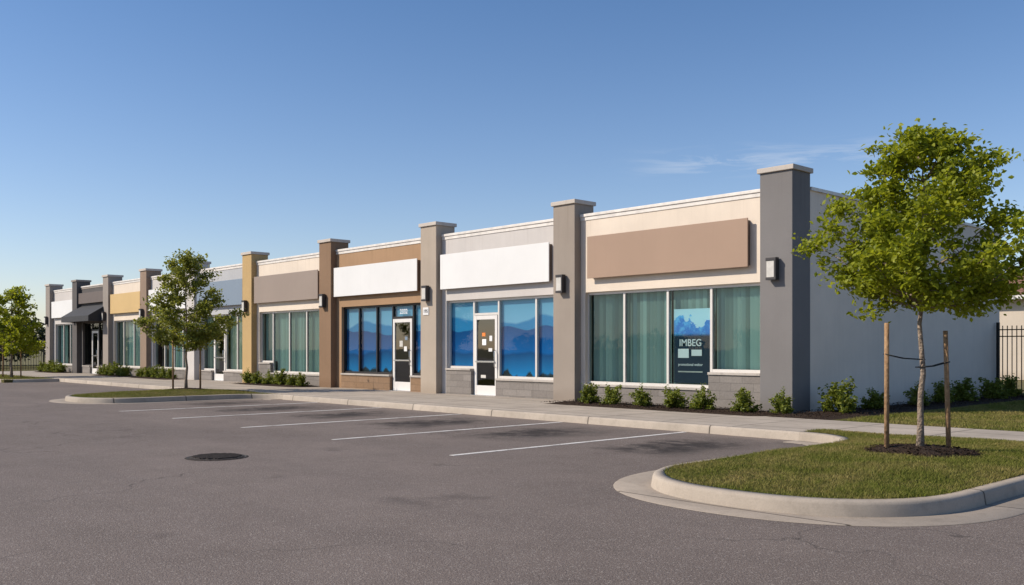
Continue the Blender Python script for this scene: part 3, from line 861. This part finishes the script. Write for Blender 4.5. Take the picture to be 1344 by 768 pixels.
items = [(-200+i*13+rt.uniform(-3, 3), -150+rt.uniform(-8, 8), 11, rt.uniform(4, 6)) for i in range(24)]
tree_mass('distant_trees', items, 1.0, 400, 3)
items = [(-230+rt.uniform(-8, 8), -60+i*11, 11, rt.uniform(4, 6)) for i in range(14)]
tree_mass('distant_trees', items, 1.0, 400, 4)

def fence(p0, p1, h, step=.13):
    b = MB(); p0 = Vector(p0); p1 = Vector(p1); L = (p1-p0).length; d = (p1-p0)/L; n = int(L/step)
    z = p0.z
    for i in range(n+1):
        p = p0+d*(i*L/n)
        b.box(p.x-.011, p.x+.011, p.y-.011, p.y+.011, z+.05, z+h, M['fence'])
    for zz in (.18, h-.12, h-.32): b.tube([p0+Vector((0, 0, zz)), p1+Vector((0, 0, zz))], .022, M['fence'], 4)
    k = int(L/2.4)
    for i in range(k+1):
        p = p0+d*(i*L/k); b.box(p.x-.04, p.x+.04, p.y-.04, p.y+.04, z, z+h+.1, M['fence'])
    b.obj('metal_fence')
fence((-10.5, 29.6, .14), (14, 29.6, .14), 2.1)
fence((-66, 6, .12), (-66, 27, .12), 2.0, .16)

H = empty('neighbour_house'); b = MB()
x0, x1, y0, y1, ze, zr = -26, -8, 50, 60, 4.2, 5.6
b.box(x0, x1, y0, y1, 0, ze, M['house']); b.obj('walls', H)
b = MB(); o_ = .6; ym = (y0+y1)/2; A = (x0-o_, y0-o_, ze); Bq = (x1+o_, y0-o_, ze); Cq = (x1+o_, y1+o_, ze); Dq = (x0-o_, y1+o_, ze); R0 = (x0+4, ym, zr); R1 = (x1-4, ym, zr)
for f in ([A, Bq, R1, R0], [Bq, Cq, R1], [Cq, Dq, R0, R1], [Dq, A, R0]): b.poly(f, M['rooftile'])
b.box(x0-o_, x1+o_, y0-o_-.02, y0-o_+.1, ze-.2, ze-.004, M['white']); b.obj('roof', H)
b = MB()
for cx in (-23, -19, -15, -11):
    b.box(cx-.75, cx+.75, y0-.05, y0+.02, 1.2, 2.9, M['white']); b.box(cx-.65, cx+.65, y0-.07, y0-.052, 1.3, 2.8, M['inner_d'])
b.obj('windows', H)

# ---------------------------------------------------------------- light, sky, camera
EL = math.radians(36); ROT = math.radians(218)
sd = Vector((math.sin(ROT)*math.cos(EL), math.cos(ROT)*math.cos(EL), math.sin(EL)))
sl = bpy.data.lights.new('sun', 'SUN'); sl.energy = 5.0; sl.angle = math.radians(.55); sl.color = (1, .895, .76)
so = bpy.data.objects.new('sun', sl); COL.objects.link(so); so.rotation_euler = sd.to_track_quat('Z', 'Y').to_euler(); so.location = (-20, -20, 30)
w = bpy.data.worlds.new('World'); S.world = w; w.use_nodes = True
T = NT(w.node_tree); T.n.clear()
out = T.node('ShaderNodeOutputWorld'); bg = T.node('ShaderNodeBackground'); T.l.new(bg.outputs[0], out.inputs[0])
sky = T.node('ShaderNodeTexSky', sky_type='NISHITA'); sky.sun_disc = False; sky.sun_elevation = EL; sky.sun_rotation = ROT
sky.altitude = 0; sky.air_density = 1.0; sky.dust_density = .5; sky.ozone_density = 1.8
tc = T.node('ShaderNodeTexCoord'); g = tc.outputs['Generated']
sep = T.node('ShaderNodeSeparateXYZ'); T.put(sep.inputs[0], g)
base = T.mix(1.0, sky.outputs[0], (.92, .89, .97), 'MULTIPLY')
base = T.mix(T.rng(sep.outputs[2], .04, .38, 0, 1), base, T.mix(1.0, base, (.60, .80, .92), 'MULTIPLY'))
dv = T.node('ShaderNodeVectorMath', operation='DISTANCE'); T.put(dv.inputs[0], g); dv.inputs[1].default_value = (-.515, .834, .195)
loc = T.rng(dv.outputs['Value'], .05, .17, 1, 0, True)
nz = T.noise(T.mapv(g, (9, 9, 70)), 1.3, 6, .62, .6)
bnd = T.math('MULTIPLY', T.rng(sep.outputs[2], .172, .187, 0, 1, True), T.rng(sep.outputs[2], .192, .215, 1, 0, True))
c1 = T.math('MULTIPLY', T.math('MULTIPLY', T.rng(nz, .48, .72, 0, .45), bnd), loc)
col = T.mix(c1, base, (5.4, 5.7, 6.1))
T.put(bg.inputs[0], col); bg.inputs[1].default_value = .145

cam = bpy.data.cameras.new('camera'); co = bpy.data.objects.new('camera', cam); COL.objects.link(co)
co.location = (0, 0, 1.55); co.rotation_euler = (math.radians(90), 0, math.radians(47.12))
cam.sensor_width = 36; cam.lens = 32.7; cam.shift_y = .055; cam.clip_start = .1; cam.clip_end = 4000
S.camera = co
S.view_settings.view_transform = 'Standard'; S.view_settings.look = 'None'; S.view_settings.exposure = 0; S.view_settings.gamma = 1
